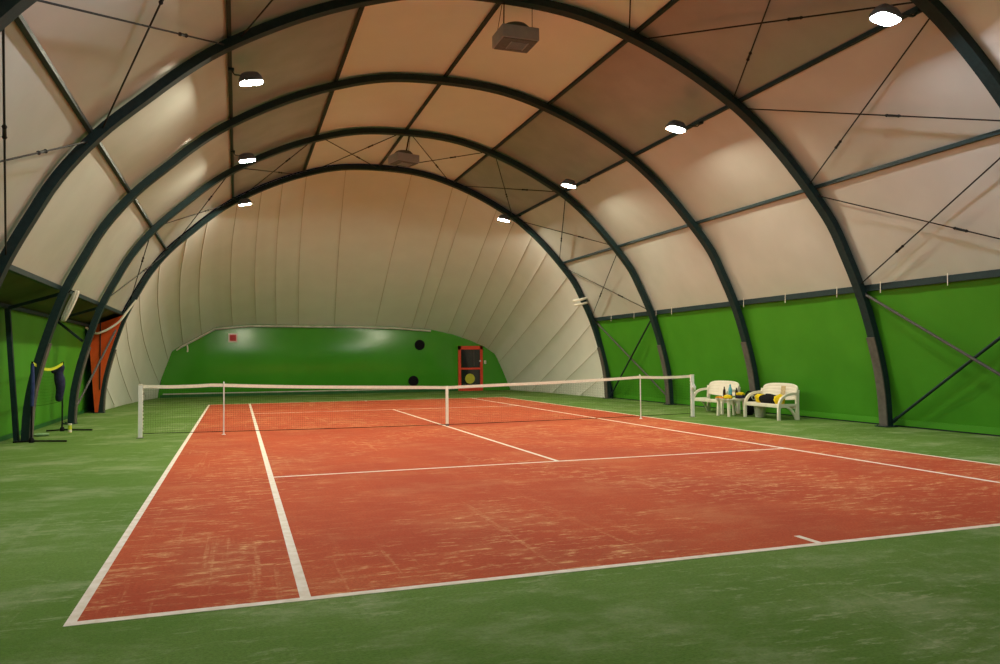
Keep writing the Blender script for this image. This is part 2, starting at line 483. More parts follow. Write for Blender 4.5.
def flap_fn(u, v):
    y = -8.85 + 19.85 * u
    p = Vector((EL.x - .06, y, EL.z + .02)).lerp(Vector((LX - .07, y, LZ + .06)), v)
    p.z -= .05 * math.sin(PI * v) * abs(math.sin(PI * (y - ARCH_Y[0]) / 4.35))
    return p
bm = B(); add_grid(bm, flap_fn, 80, 6); structure('wall_left_flap', bm, FLAP)
bm = B(); add_strip(bm, [(LX - .09, -8.85, .05), (LX - .09, 9.0, .05)], .09, .02, (0, 0, 1)); structure('baseboard_left', bm, SHEET_DARK)
# outer beam of the left side bay
bm = B(); add_tube(bm, [(LX, -8.85, LZ + .02), (LX, 9.05, LZ + .02)], .04, square=True)
tag(obj('outer_beam', bm, STEEL), 'dark beam along the top of the green left wall sheet', 'beam')
# orange tarpaulin that closes the far end of the left side bay
bm = B()
A_ = [(-8.58, 0.02), (LX + .02, LZ - .05)] + [(p.x, p.z) for p in [out_pt(S_EAVE_L * (1 - k / 8), 0, .02) for k in range(0, 8)]]
A_[-1] = (A_[-1][0] - .05, .02)
vs = [bm.verts.new((x, 8.84, z)) for x, z in A_]; f = bm.faces.new(vs)
r = bmesh.ops.extrude_face_region(bm, geom=[f])
for e in r['geom']:
    if isinstance(e, bmesh.types.BMVert): e.co.y += .02
tarp = tag(obj('tarpaulin', bm, ORANGE_TARP), 'orange red tarpaulin closing the corner beside the far left arch leg', 'tarpaulin')
bm = B(); add_tube(bm, [(-8.44, 8.80, .7), (-8.44, 8.80, 2.78)], .018, 6)
obj('edge_rope', bm, WIRE, tarp)

# brackets outside the left arch legs
for k, lb in ((1, None), (2, 'dark slanted post with strut beside the left arch leg behind the mini net'),
              (3, 'dark strut and brace outside the left arch leg with the bag on the mini net'),
              (4, 'dark strut above the orange tarpaulin on the left')):
    y = ARCH_Y[k]
    if k == 1: continue
    t = thing('side_bracket', lb, 'bracket', (LX, y, 0), 0, 'left side brackets')
    if k == 2:
        bm = B(); add_tube(bm, [(-8.60 - LX, 0, .02), (.02, 0, LZ - .03)], .045, square=True); obj('post', bm, STEEL, t)
    q = out_pt(S_EAVE_L, 0, .03)
    bm = B(); add_tube(bm, [(.02, 0, LZ - .02), (q.x - LX, 0, q.z - .06)], .032, square=True); obj('strut', bm, STEEL, t)
    if k == 3:
        bm = B(); add_tube(bm, [(.02, 0, LZ - .05), (-8.2 - LX, 0, 2.06)], .03, square=True); obj('diagonal', bm, STEEL, t)

# ---------------------------------------------------------------- X bracing pipes on the walls
def wall_pt(side, y, z):
    i = ARC.find(lambda q: abs(q.y - z) + (10 if (q.x < 0) == (side > 0) else 0)); return out_pt(ARC.l[i], y, .05)
def pipe(side, ya, za, yb, zb, off, mat, lb):
    bm = B(); a = wall_pt(side, ya, za); b = wall_pt(side, yb, zb); dx = Vector((off * side, 0, 0))
    add_tube(bm, [a + dx, b + dx], .03, 8)
    for p, q in ((a, b), (b, a)):
        d = (q - p).normalized(); add_strip(bm, [p + dx - d * .05, p + dx + d * .12], .09, .012, (0, .3, 1))
    tag(obj('brace_pipe', bm, mat), lb, 'brace', 'wall bracing pipes')
e = .13
pipe(1, ARCH_Y[1] - e, 2.78, ARCH_Y[0] + e, .12, -.05, PIPE_GREY, 'grey bracing pipe sloping down to the right edge from the right eave')
pipe(1, ARCH_Y[1] - e, .12, ARCH_Y[0] + e, 2.78, .02, STEEL, 'dark bracing pipe rising to the right edge from an arch foot')
pipe(1, ARCH_Y[3] + e, 2.78, ARCH_Y[4] - e, .12, .0, STEEL, 'dark bracing pipe on the right wall down to the farthest arch foot')
pipe(1, ARCH_Y[3] + e, .12, ARCH_Y[4] - e, 2.78, .06, PIPE_GREY, 'grey bracing pipe on the right wall crossing behind the net end')
pipe(-1, ARCH_Y[3] + e, .12, ARCH_Y[4] - .3, 2.5, .0, PIPE_GREY, 'grey bracing pipe rising towards the orange tarpaulin on the left')

# ---------------------------------------------------------------- bracing wires in the roof panels
SL = [S_EAVE_L] + S_PUR + [S_EAVE_R]
PANEL = ['lowest left panel', 'panel below left floodlights', 'panel above left floodlights', 'panel left of ridge',
         'panel right of ridge', 'panel above right floodlights', 'panel below right floodlights', 'lowest right panel']
def wire(sa, ya, sb, yb, lb, tb):
    a = out_pt(sa, ya, .0); b = out_pt(sb, yb, .0); d = (b - a)
    bm = B(); add_tube(bm, [a, b], .013, 6)
    o = tag(obj('brace_wire', bm, WIRE), lb, 'wire', 'roof bracing wires')
    m = a + d * tb; dn = d.normalized()
    bm = B(); add_tube(bm, [m - dn * .14, m - dn * .10, m - dn * .09, m + dn * .09, m + dn * .10, m + dn * .14], [.014, .03, .022, .022, .03, .014], 8)
    obj('turnbuckle', bm, WIRE, o)
ds = .16
def seen(s0, y0, s1, y1):                       # the photo shows nothing of the wires above and beside its frame
    a = out_pt(s0, y0, 0); b = out_pt(s1, y1, 0)
    for k in range(21):
        d = a.lerp(b, k / 20) - Vector((-4.53, -16.99, 1.54)); f = d.x * .324 + d.y * .945 + d.z * .034
        u = (d.x * .946 - d.y * .324) / f; v = (d.z - .034 * f) / f
        if abs(u) < .66 and abs(v) < .44: return True
    return False
for (ya, yb, bay) in ((ARCH_Y[1] - .11, ARCH_Y[0] + .11, 'nearest'), (ARCH_Y[3] + .11, ARCH_Y[4] - .11, 'farthest')):
    for i in range(8):
        sa, sb = SL[i], SL[i + 1]
        hi_at_b = (i < 4)                       # panel edge b is the higher one on the left slope
        end = lambda up_y: 'far' if up_y == max(ya, yb) else 'near'
        for (s0, y0, s1, y1, tb) in ((sa + ds, ya, sb - ds, yb, .62), (sb - ds, ya, sa + ds, yb, .30)):
            if not seen(s0, y0, s1, y1): continue
            up = y1 if (s1 > s0) == hi_at_b else y0
            wire(s0, y0, s1, y1, 'thin roof wire in the %s bay, %s, %s end higher' % (bay, PANEL[i], end(up)), tb)

# ---------------------------------------------------------------- floodlights
def make_flood(label, loc, side, lens):
    """origin at the purlin; side = +1 on the right slope; housing reaches towards the court centre"""
    t = thing('floodlight', label, 'floodlight', loc, 0, 'roof floodlights')
    dx = -side
    bm = B(); add_box(bm, (0, 0, -.02), (.10, .12, .05), 0, .006)
    add_strip(bm, [(0, .0, -.03), (dx * .06, 0, -.10), (dx * .30, 0, -.11)], .05, .012, (0, 1, 0))
    obj('bracket', bm, STEEL, t)
    bm = B(); M = Matrix.Rotation(dx * TILT, 4, 'Y')
    prof = [(.20, .15, -.06), (.21, .16, .0), (.15, .11, .10), (.08, .06, .13)]
    rings = []
    for a, b, z in prof:
        ring = []
        for k in range(24):
            an = 2 * PI * k / 24; cxx, cyy = math.cos(an), math.sin(an); q = 4
            rr = (abs(cxx) ** q + abs(cyy) ** q) ** (-1 / q)
            ring.append(bm.verts.new(Vector((dx * REACH[side], 0, -.16)) + M.to_3x3() @ Vector((cxx * rr * a, cyy * rr * b, z))))
        rings.append(ring)
    for i in range(len(rings) - 1):
        for j in range(24): bm.faces.new((rings[i][j], rings[i][(j + 1) % 24], rings[i + 1][(j + 1) % 24], rings[i + 1][j]))
    bm.faces.new(rings[-1])
    obj('housing', bm, HEATER_DARK, t)
    bm = B(); ring = []
    for k in range(24):
        an = 2 * PI * k / 24; cxx, cyy = math.cos(an), math.sin(an); rr = (abs(cxx) ** 4 + abs(cyy) ** 4) ** -.25
        ring.append(Vector((dx * REACH[side], 0, -.16)) + M.to_3x3() @ Vector((cxx * rr * .185, cyy * rr * .135, -.058)))
    lo = [bm.verts.new(p) for p in ring]; hi = [bm.verts.new(p + Vector((0, 0, .012))) for p in ring]
    bm.faces.new(lo); bm.faces.new(hi[::-1])
    for j in range(24): bm.faces.new((lo[j], lo[(j + 1) % 24], hi[(j + 1) % 24], hi[j]))
    o = obj('lens', bm, lens, t); o['label'] = 'glowing white lens'
REACH = {1: .60, -1: .33}
TILT = -math.radians(11)
FY = [-8.40, -2.75, 2.90, 8.55]
lamp_off = .06
FL = ['lit floodlight on the left roof slope beside the nearest arch',
      'lit floodlight on the left roof slope nearest the camera, before the second arch',
      'lit floodlight on the left roof slope, middle of the three',
      'lit floodlight on the left roof slope at the arch of the end canopy',]
FR = ['brightest floodlight, at the top right corner beside the nearest arch',
      'lit floodlight on the right slope between the arches, second from the camera',
      'lit floodlight on the right slope, third from the camera, right of the ridge heater',
      'lit floodlight on the right slope at the arch of the end canopy']
for i, y in enumerate(FY):
    a = out_pt(S_PUR[1], y, lamp_off); make_flood(FL[i], (a.x, y, a.z), -1, LENS_COOL if i == 0 else LENS_WARM)
    a = out_pt(S_PUR[5], y, lamp_off); make_flood(FR[i], (a.x, y, a.z), 1, LENS_COOL if i == 0 else LENS_WARM)

# ---------------------------------------------------------------- ceiling heaters
def heater(label, loc, rz, chains):
    t = thing('air_heater', label, 'heater', loc, rz, 'hanging air heaters')
    bm = B(); add_box(bm, (0, 0, .13), (.72, .62, .24), 0, .012); obj('casing', bm, HEATER, t)
    bm = B(); add_box(bm, (0, 0, .004), (.66, .56, .016)); obj('underside', bm, HEATER_DARK, t)
    bm = B()
    for k in range(-3, 4): add_box(bm, (.03, k * .045, -.008), (.30, .018, .014))
    add_box(bm, (-.13, 0, -.008), (.02, .33, .016)); add_box(bm, (.19, 0, -.008), (.02, .33, .016))
    o = obj('grille', bm, HEATER, t)
    bm = B(); add_lathe(bm, [(.27, .245), (.27, .31), (.22, .36), (.05, .38)], 28); obj('fan_cowl', bm, HEATER_DARK, t)
    for (x, y, tx, ty, tz, r) in chains:
        bm = B(); add_tube(bm, [(x, y, .24), (tx, ty, tz)], r, 6); obj('chain', bm, WIRE, t)
    return t
heater('grey box heater hanging near the top edge of the picture, nearer of two', (.39, -3.68, 7.40), 0.0,
       [(-.3, -.2, -.34, -.34, .62, .012), (.26, -.2, .2, -.36, .60, .006), (-.3, .2, -.36, -.30, .62, .006)])
heater('small grey box heater hanging under the roof ridge in the distance', (.12, 5.25, 7.32), .30,
       [(.0, -.12, -.10, -.52, .70, .022), (.2, .1, -.06, -.50, .70, .006)])

# ---------------------------------------------------------------- white coils, hose and ties
def ring_pts(c, a, b, n=28, t0=0, t1=2 * PI):
    return [v3(c) + v3(a) * math.cos(t0 + (t1 - t0) * k / n) + v3(b) * math.sin(t0 + (t1 - t0) * k / n) for k in range(n + 1)]
t = thing('cable_coil', 'white cable coil hung on the left arch above the mini net', 'coil', (-7.68, .12, 2.66), 0, 'white cable coils')
for k, (dx, dz) in enumerate(((0, 0), (.04, -.01))):
    bm = B(); add_tube(bm, ring_pts((dx, -.03 * k, dz), (.12, 0, .29), (.025, -.05, -.02)), .026, 8, caps=False); obj('loop', bm, CABLE_WHITE, t)
bm = B(); add_tube(bm, [(.10, 0, .27), (.02, .0, .31), (-.02, .03, .26)], .012, 6); obj('tie', bm, WIRE, t)
pc = arc_pt(s_leg(1, 3.62), 0, 0)
t = thing('cable_coil', 'white cable coil wound around the right leg of the farthest arch', 'coil', (pc.x, 8.93, 3.62), 0, 'white cable coils')
for dx, dz in ((-.18, .07), (-.13, -.09)):
    bm = B(); add_tube(bm, ring_pts((dx, 0, dz), (.235, 0, .05), (0, .16, 0)), .045, 8, caps=False); obj('loop', bm, CABLE_WHITE, t)
bm = B()
hp = [out_pt(S_EAVE_L + .55, 8.84, -.09), (-7.72, 8.78, 3.05), (-7.9, 8.74, 2.78), (-8.14, 8.70, 2.57), (-8.35, 8.66, 2.45), (-8.55, 8.60, 2.40), (LX + .01, 8.5, LZ - .05)]
add_tube(bm, dense([tuple(p) for p in hp], 6), .032, 8)
tag(obj('cable_loop', bm, CABLE_WHITE), 'white cable hanging in front of the orange tarpaulin', 'cable')
TIES = [(-6.14, 'second right of lone arch leg'), (-4.55, 'first right of lone arch leg'), (-3.33, 'first left of lone arch leg'),
        (-1.63, 'above the bag bench'), (-.01, 'left of the bag bench'), (3.53, 'above the right net post'),
        (4.45, 'at arch behind net post'), (5.89, 'middle of the farthest bay'), (7.55, 'last before end canopy')]
for y, w in TIES:
    bm = B(); x = ER.x
    add_strip(bm, [(x + .02, y, ER.z + .13), (x - .065, y, ER.z + .10), (x - .070, y, ER.z - .13)], .016, .006, (0, 1, 0))
    tag(obj('lacing_tie', bm, CABLE_WHITE), 'white lacing tie on right eave beam, ' + w, 'tie', 'white ties on the right eave beam')

# ---------------------------------------------------------------- far wall fittings
fy = WALL_Y - .03
d1 = bpy.data.objects.new('door_1', None); C.objects.link(d1); d1.location = (6.06, fy - .01, 0); d1['kind'] = 'structure'
bm = B()
for x in (-.545, .545): add_box(bm, (x, -.03, 1.07), (.13, .08, 2.14))
add_box(bm, (0, -.03, 2.06), (1.22, .08, .17)); add_box(bm, (0, -.03, 1.06), (.98, .06, .09)); add_box(bm, (0, -.03, .09), (.98, .06, .18))
obj('door_frame', bm, RED, d1, smooth=False)
for z0, z1 in ((1.105, 1.975), (.18, 1.015)):
    bm = B(); add_box(bm, (0, -.015, (z0 + z1) / 2), (.96, .02, z1 - z0)); obj('door_pane', bm, DARK_GLASS, d1, smooth=False)
bm = B(); add_lathe(bm, [(.24, -.031), (.24, -.026)], 28, (-.03, 0, .58), 'Y')
o = obj('disc_sticker', bm, noisy('sticker_yellow', (.46, .46, .04), (.56, .52, .05), 9, .5, .3), d1); o['label'] = 'round yellow sticker on the lower pane'
bm = B(); add_tube(bm, [(.17, -.05, 1.18), (.17, -.05, 1.94)], .022, 8); obj('pane_bar', bm, PIPE_GREY, d1)  # slim upright bar in front of the upper pane
bm = B(); add_lathe(bm, [(.03, -.11), (.045, -.09), (.045, -.075), (.03, -.07)], 14, (.47, 0, 1.42), 'Y'); obj('door_knob', bm, WHITE_PAINT, d1)
bm = B(); add_box(bm, (6.80, fy - .03, 1.36), (.10, .05, .17), 0, .01)
sw = tag(obj('switch_box', bm, WHITE_PLASTIC), 'small white switch box on the green wall beside the red door', 'switch')
bm = B(); add_box(bm, (0, -.035, .0), (.035, .012, .06)); obj('rocker', bm, GREY_LINE, sw, loc=(6.80, fy - .03, 1.36))
sw.children[0].location = (0, 0, 0); sw.children[0].data.transform(Matrix.Translation((6.80, fy - .03, 1.36)))
for (x, z, lb) in ((3.56, 2.20, 'round dark vent high on the green end wall'), (3.26, .52, 'round dark vent low on the green end wall behind the net')):
    t = thing('wall_vent', lb, 'vent', (x, fy - belly(x, z) - .015, z), 0, 'round vents in the end wall')
    bm = B(); add_lathe(bm, [(.235, -.001), (.245, -.03), (.20, -.045), (.19, -.02)], 28, (0, 0, 0), 'Y'); obj('rim', bm, BLACK, t)
    bm = B()
    for k in range(-3, 4):
        w = 2 * math.sqrt(max(.19 ** 2 - (k * .05) ** 2, .001)); add_box(bm, (0, -.03, k * .05), (w, .02, .022))
    obj('slats', bm, BLACK, t)
t = thing('wall_sign', 'small red square sign with a pale frame on the end wall', 'sign', (-4.71, fy - belly(-4.71, 2.35) - .02, 2.53))
bm = B(); add_box(bm, (0, -.012, 0), (.38, .02, .38)); obj('sign_frame', bm, WHITE_PLASTIC, t)
bm = B(); add_box(bm, (0, -.026, 0), (.27, .012, .27)); obj('sign_face', bm, RED_SIGN, t)
bm = B(); add_tube(bm, dense([(-6.98, fy - .06, 2.0), (-6.78, fy - .09, 2.14), (-6.62, fy - .09, 2.24), (-6.55, fy - .09, 2.20), (-6.53, fy - .09, 2.05), (-6.54, fy - .08, 1.93)], 4), .03, 8)
tag(obj('bent_pipe', bm, CABLE_WHITE), 'short bent white pipe at the upper left corner of the end wall', 'pipe')

# ---------------------------------------------------------------- tennis net
def ztop(x):
    a = abs(x)
    if a > 5.03: return 1.07 + .012 * 0 - .02 * math.sin(PI * (a - 5.03) / 1.35)
    u = a / 5.03; return .914 + (1.075 - .914) * u - .035 * math.sin(PI * u) * u
def zbot(x): return .045 + .05 * (abs(x) / 6.4) ** 2
net = thing('tennis_net', 'tennis net with white headband stretched across the red court', 'net', (0, 0, 0))
bm = B(); XL, XR = -6.315, 6.41; n = 282
nx = lambda t: XL + (XR - XL) * t
for i in range(n + 1):
    x = nx(i / n)
    add_tube(bm, [(x, 0, zbot(x)), (x, 0, ztop(x) - .03)], .001, 4, caps=False)
for j in range(1, 22):
    f = j / 22
    add_tube(bm, [(nx(i / 40), 0, zbot(nx(i / 40)) * (1 - f) + (ztop(nx(i / 40)) - .03) * f) for i in range(41)], .001, 4, caps=False)
obj('netting', bm, NETTING, net)
bm = B(); add_strip(bm, [(nx(i / 60), 0, ztop(nx(i / 60)) - .032) for i in range(61)], .066, .016, (0, 0, 1))
o = obj('headband', bm, TAPE, net); o['label'] = 'white tape along the top edge'
bm = B(); add_tube(bm, [(nx(i / 40), 0, zbot(nx(i / 40))) for i in range(41)], .007, 6); obj('bottom_cord', bm, NETTING, net)
bm = B(); add_strip(bm, [(0, -.012, .06), (0, -.012, .90), (0, 0, .918), (0, .012, .90), (0, .012, .06)], .062, .005, (1, 0, 0)); o = obj('centre_strap', bm, TAPE, net); o['label'] = 'white centre strap'
bm = B(); add_box(bm, (0, 0, .032), (.07, .05, .035), 0, .006); obj('strap_anchor', bm, PIPE_GREY, net)
for s in (-1, 1):
    bm = B(); pts = []
    for k in range(13):
        z = .14 + .86 * k / 12; xe = XL if s < 0 else XR; pts += [(xe, 0, z), (xe + s * .020, 0, z + .035)]
    add_tube(bm, pts, .006, 5); obj('side_lacing', bm, TAPE, net)
def net_post(x, label, winch):
    t = thing('net_post', label, 'net post', (x, 0, 0), 0, 'tennis net posts')
    bm = B(); add_tube(bm, [(0, 0, .012), (0, 0, 1.06)], .037, square=True); obj('tube', bm, WHITE_PAINT, t, smooth=False)
    bm = B(); add_box(bm, (0, 0, 1.07), (.085, .085, .022), 0, .006); obj('cap', bm, WHITE_PLASTIC, t)
    bm = B(); add_box(bm, (0, 0, .008), (.13, .13, .012), 0, .003); obj('ground_plate', bm, PIPE_GREY, t)
    bm = B(); s = 1 if x < 0 else -1
    if winch:
        add_lathe(bm, [(.035, -.04), (.045, -.035), (.045, .035), (.035, .04)], 14, (-.0, -.075, .76), 'Y')
        add_box(bm, (0, -.02, .76), (.10, .07, .17), 0, .008); add_tube(bm, [(0, -.115, .76), (.02, -.125, .68)], .009, 6)
        obj('winch', bm, WHITE_PAINT, t)
    else:
        bm.free()
        for k in range(5):
            bm = B(); add_tube(bm, [(s * .03, 0, .2 + .17 * k), (s * .055, 0, .2 + .17 * k), (s * .06, 0, .23 + .17 * k)], .006, 6); obj('lacing_hook', bm, PIPE_GREY, t)
net_post(-6.37, 'white net post at the left end of the tennis net', False)
net_post(6.47, 'white net post at the right end, near the benches', True)
for x, lb in ((-4.79, 'thin singles stick propping the net near its left post'), (4.96, 'thin singles stick propping the net near its right post')):
    t = thing('singles_stick', lb, 'stick', (x, -.03, 0), 0, 'singles sticks')
    bm = B(); add_tube(bm, [(0, 0, .014), (0, 0, 1.06)], .014, 8); obj('rod', bm, WHITE_PAINT, t)
    bm = B(); add_lathe(bm, [(.04, .012), (.035, .02), (.012, .026)], 14); obj('foot', bm, WHITE_PAINT, t)
    bm = B(); add_tube(bm, [(0, -.0, 1.05), (0, -.012, 1.085), (0, .03, 1.10), (0, .05, 1.06)], .010, 6); obj('hook', bm, WHITE_PAINT, t)

# ---------------------------------------------------------------- garden benches
def bench(label, loc, rz):
    t = thing('garden_bench', label, 'bench', loc, rz, 'white plastic garden benches')
    Wd = 1.28; hx = Wd / 2
    bm = B()
    for k in range(6):
        y = -.235 + .088 * k
        add_box(bm, (0, y, .355 - .010 * k + (.012 if k == 0 else 0)), (Wd - .05, .080, .03), 0, .008)
    add_box(bm, (0, -.262, .335), (Wd - .05, .03, .08), 0, .008); add_box(bm, (0, .20, .29), (Wd - .05, .03, .05))
    obj('seat', bm, WHITE_PLASTIC, t)
    bm = B()                                                   # slightly curved, arched backrest panel
    def back(u, v, off):
        x = -hx + .01 + (Wd - .02) * u; c = math.sqrt(max(0, 1 - abs(2 * u - 1) ** 3.2))
        top = .76 + .105 * c; bot = .485 - .035 * math.sin(PI * u)
        z = bot + (top - bot) * v
        groove = -.006 if abs((v * 5) % 1 - .5) > .44 and off > 0 else 0
        return Vector((x, .235 + .07 * (z - .45) / .4 + .03 * (1 - (2 * u - 1) ** 2) - (off + groove), z))
    nu, nv = 36, 25
    fr = [[bm.verts.new(back(i / nu, j / nv, .018)) for j in range(nv + 1)] for i in range(nu + 1)]
    bk = [[bm.verts.new(back(i / nu, j / nv, -.018)) for j in range(nv + 1)] for i in range(nu + 1)]
    for i in range(nu):
        for j in range(nv):
            bm.faces.new((fr[i][j], fr[i + 1][j], fr[i + 1][j + 1], fr[i][j + 1])); bm.faces.new((bk[i][j], bk[i][j + 1], bk[i + 1][j + 1], bk[i + 1][j]))
        for j in (0, nv): bm.faces.new((fr[i][j], fr[i + 1][j], bk[i + 1][j], bk[i][j]))
    for j in range(nv):
        for i in (0, nu): bm.faces.new((fr[i][j], fr[i][j + 1], bk[i][j + 1], bk[i][j]))
    obj('backrest', bm, WHITE_PLASTIC, t)
    for s in (-1, 1):
        x = s * hx
        bm = B()
        add_strip(bm, dense([(x, -.285, .0), (x, -.283, .18), (x, -.272, .33), (x, -.235, .45), (x, -.15, .545), (x, -.02, .60), (x, .13, .622), (x, .25, .625)], 5), .055, .062, (1, 0, 0))
        obj('arm_front_leg', bm, WHITE_PLASTIC, t)
        bm = B(); add_strip(bm, [(x, .255, 0), (x, .25, .3), (x, .26, .62), (x, .275, .72)], .05, .085, (1, 0, 0)); obj('rear_leg', bm, WHITE_PLASTIC, t)
        bm = B()
        add_strip(bm, dense([(x, -.26, .315), (x, -.13, .335), (x, -.01, .30), (x, .10, .215), (x, .19, .08), (x, .225, .01)], 5), .045, .055, (1, 0, 0))
        add_strip(bm, [(x, -.23, .36), (x, .25, .36)], .045, .05, (1, 0, 0))
        obj('side_brace', bm, WHITE_PLASTIC, t)
    return t
b2 = bench('white plastic garden bench with a black and yellow bag on its seat', (7.95, -1.17, 0), -PI / 2)
b1 = dup(b2, (7.93, 1.12, 0), math.radians(-87), 'white plastic garden bench behind the small table, beside the right net post')
bm = B(); add_grid(bm, lambda u, v: (.04 + .17 * u, .232 + .07 * ((.50 + .28 * v) - .45) / .4 - .0 + .03 * (1 - (2 * ((.04 + .17 * u) + .61) / 1.22 - 1) ** 2) - .026, .50 + .30 * v), 4, 6)
o = obj('sticker', bm, TAN, b2); o['label'] = 'tan sticker on the backrest'
# small table between them
t = thing('side_table', 'low white plastic table between the two garden benches', 'table', (7.54, -.13, 0))
bm = B(); add_box(bm, (0, 0, .44), (.58, .58, .03), 0, .01); add_box(bm, (0, 0, .41), (.52, .52, .04), 0, .006); obj('table_top', bm, WHITE_PLASTIC, t)
for sx in (-1, 1):
    for sy in (-1, 1):
        bm = B(); add_tube(bm, [(sx * .245, sy * .235, 0), (sx * .225, sy * .215, .41)], [.024, .032], square=True); obj('leg', bm, WHITE_PLASTIC, t, smooth=False)

TZ = .456
def bottle(label, x, y, h, r, mat, capmat, waist=False):
    t = thing('drink_bottle', label, 'bottle', (x, y, TZ), 0, 'bottles on the small table')
    bm = B(); add_lathe(bm, [(r * .9, 0), (r, .012), (r, h * .35), (r * (.9 if waist else 1), h * .45), (r, h * .55), (r * .95, h * .68), (r * .45, h * .86), (r * .4, h * .93)], 18)
    obj('body', bm, mat, t)
    bm = B(); add_lathe(bm, [(r * .48, h * .92), (r * .48, h * .99), (r * .3, h)], 14); obj('cap', bm, capmat, t)
    if waist:
        bm = B(); add_lathe(bm, [(r * 1.02, .01), (r * 1.03, h * .28), (r * 1.0, h * .29)], 18); o = obj('base_sleeve', bm, BLUE, t); o['label'] = 'dark blue band round the base'
bottle('dark brown bottle on the small table, left of the blue bottle', 7.36, -.10, .30, .036, BROWN_BOTTLE, BLACK)
bottle('pale blue bottle with a darker base on the small table', 7.47, -.20, .36, .048, BLUE_BOTTLE, BLUE_BOTTLE, True)
bottle('dark brown bottle on the small table, right of the blue bottle', 7.66, -.20, .27, .036, BROWN_BOTTLE, BLACK)
bm = B(); add_blob(bm, (0, 0, .045), (.12, .09, .055), 3, .25, 3, .045); tag(obj('yellow_cloth', bm, YELLOW, loc=(7.33, -.29, TZ)), 'crumpled yellow cloth at the front of the small table', 'cloth')
bm = B(); add_blob(bm, (0, 0, .02), (.10, .17, .022), 5, .2, 2.5, .018); tag(obj('orange_cloth', bm, ORANGE, loc=(7.33, .04, TZ)), 'flat orange cloth on the left edge of the small table', 'cloth')
t = thing('kit_pouch', 'dark pouch with a yellow top on the right of the table', 'pouch', (7.68, -.32, TZ), .3)
bm = B(); add_blob(bm, (0, 0, .05), (.13, .10, .06), 8, .2, 2.5, .05); obj('body', bm, NAVY, t)
bm = B(); add_blob(bm, (0, 0, .115), (.125, .085, .045), 9, .35, 3); obj('flap', bm, YELLOW, t)
# black bag with a white ring, standing on the ground behind the table
t = thing('racket_bag', 'black bag with a pale ring standing between the table and bench', 'bag', (8.14, -.06, 0), .2)
bm = B(); add_blob(bm, (0, 0, .27), (.20, .13, .30), 12, .14, 2, .27); obj('body', bm, BLACK, t)
bm = B(); add_tube(bm, ring_pts((0, -.155, .46), (.06, 0, 0), (0, .02, .055)), .012, 8, caps=False); o = obj('ring', bm, PALE_TUB, t); o['label'] = 'pale grey ring'
bm = B(); add_tube(bm, dense([(-.13, 0, .48), (-.08, -.02, .60), (.06, -.02, .60), (.13, 0, .48)], 5), .016, 8); obj('handle', bm, BLACK, t)
# tub under the left end of the near bench
t = thing('storage_tub', 'pale grey plastic tub under the bench with the bag', 'tub', (7.93, -.78, 0))
bm = B(); add_lathe(bm, [(.12, .005), (.15, .27), (.16, .275), (.16, .29), (.145, .29), (.115, .03)], 24); obj('body', bm, PALE_TUB, t)
bm = B(); add_tube(bm, ring_pts((0, 0, .265), (.158, 0, 0), (0, 0, -.12), 14, 0, PI), .005, 6); obj('handle', bm, PIPE_GREY, t)
# holdall on the near bench
t = thing('sports_holdall', 'black holdall with bright yellow ends on the right bench', 'bag', (7.88, -1.22, .365), 0)
bm = B()
prof = []
def duff(u, v):
    a = 2 * PI * u; y = -.27 + .54 * v; k = 1 + .05 * math.sin(3 * a + v * 6)
    r = .135 * (1 - .22 * abs(2 * v - 1) ** 2) * k
    z = .105 + r * math.sin(a); return Vector((r * 1.05 * math.cos(a), y, max(z, 0)))
add_grid(bm, duff, 24, 14); bmesh.ops.remove_doubles(bm, verts=bm.verts, dist=.0005)
obj('body', bm, BLACK, t)
for s in (-1, 1):
    bm = B(); add_blob(bm, (0, s * .36, .115), (.13, .125, .125), 20 + s, .24, 2.6, .115); o = obj('end_pocket', bm, YELLOW, t); o['label'] = 'bright yellow end'
bm = B(); add_tube(bm, dense([(-.02, -.12, .205), (-.03, -.08, .235), (-.03, .08, .235), (-.02, .12, .205)], 5), .012, 6); obj('handle', bm, BLACK, t)

# ---------------------------------------------------------------- mini net by the left wall
LP, RP = Vector((-8.26, -.10, 0)), Vector((-8.22, 2.42, 0))
t = thing('mini_net', 'portable mini net with yellow top band by the left wall', 'mini net', (0, 0, 0))
for P_, zt in ((LP, 1.56), (RP, 1.52)):
    bm = B(); add_tube(bm, [P_ + Vector((0, 0, .03)), P_ + Vector((0, 0, zt))], .017, 8); obj('pole', bm, BLACK, t)
    bm = B(); add_tube(bm, [P_ + Vector((-.32, .06, .02)), P_ + Vector((0, 0, .035)), P_ + Vector((.62, -.10, .02))], .017, 8)
    add_lathe(bm, [(.045, .005), (.05, .05), (.035, .09), (.02, .10)], 14, P_); obj('foot_bar', bm, BLACK, t)
def band(u, z0, sag): q = LP.lerp(RP, u); return Vector((q.x, q.y, z0 - .02 * u - sag * math.sin(PI * u)))
bm = B(); add_strip(bm, [band(k / 24, 1.53, .13) for k in range(25)], .055, .012, (0, 0, 1)); o = obj('top_band', bm, LIME, t); o['label'] = 'yellow green top band'
bm = B()
for k in range(33):
    u = k / 32; a = band(u, 1.50, .13); b = band(u, .70, .02); add_tube(bm, [a, b], .0009, 4, caps=False)
for j in range(1, 12):
    f = j / 11; add_tube(bm, [band(k / 20, 1.50, .13).lerp(band(k / 20, .70, .02), f) for k in range(21)], (.0009 if j < 11 else .003), 4, caps=False)
obj('netting', bm, NETTING, t)
bm = B(); add_tube(bm, [LP + Vector((0, .01, 1.52)), LP + Vector((.004, .012, 1.1)), LP + Vector((0, .01, .70))], [.03, .04, .036], 10); o = obj('side_sleeve', bm, BLUE, t); o['label'] = 'dark blue sleeve on the left pole'
t = thing('kit_bag', 'dark navy bag hanging on the right pole of the mini net', 'bag', (RP.x - .05, RP.y - .03, .68), 0)
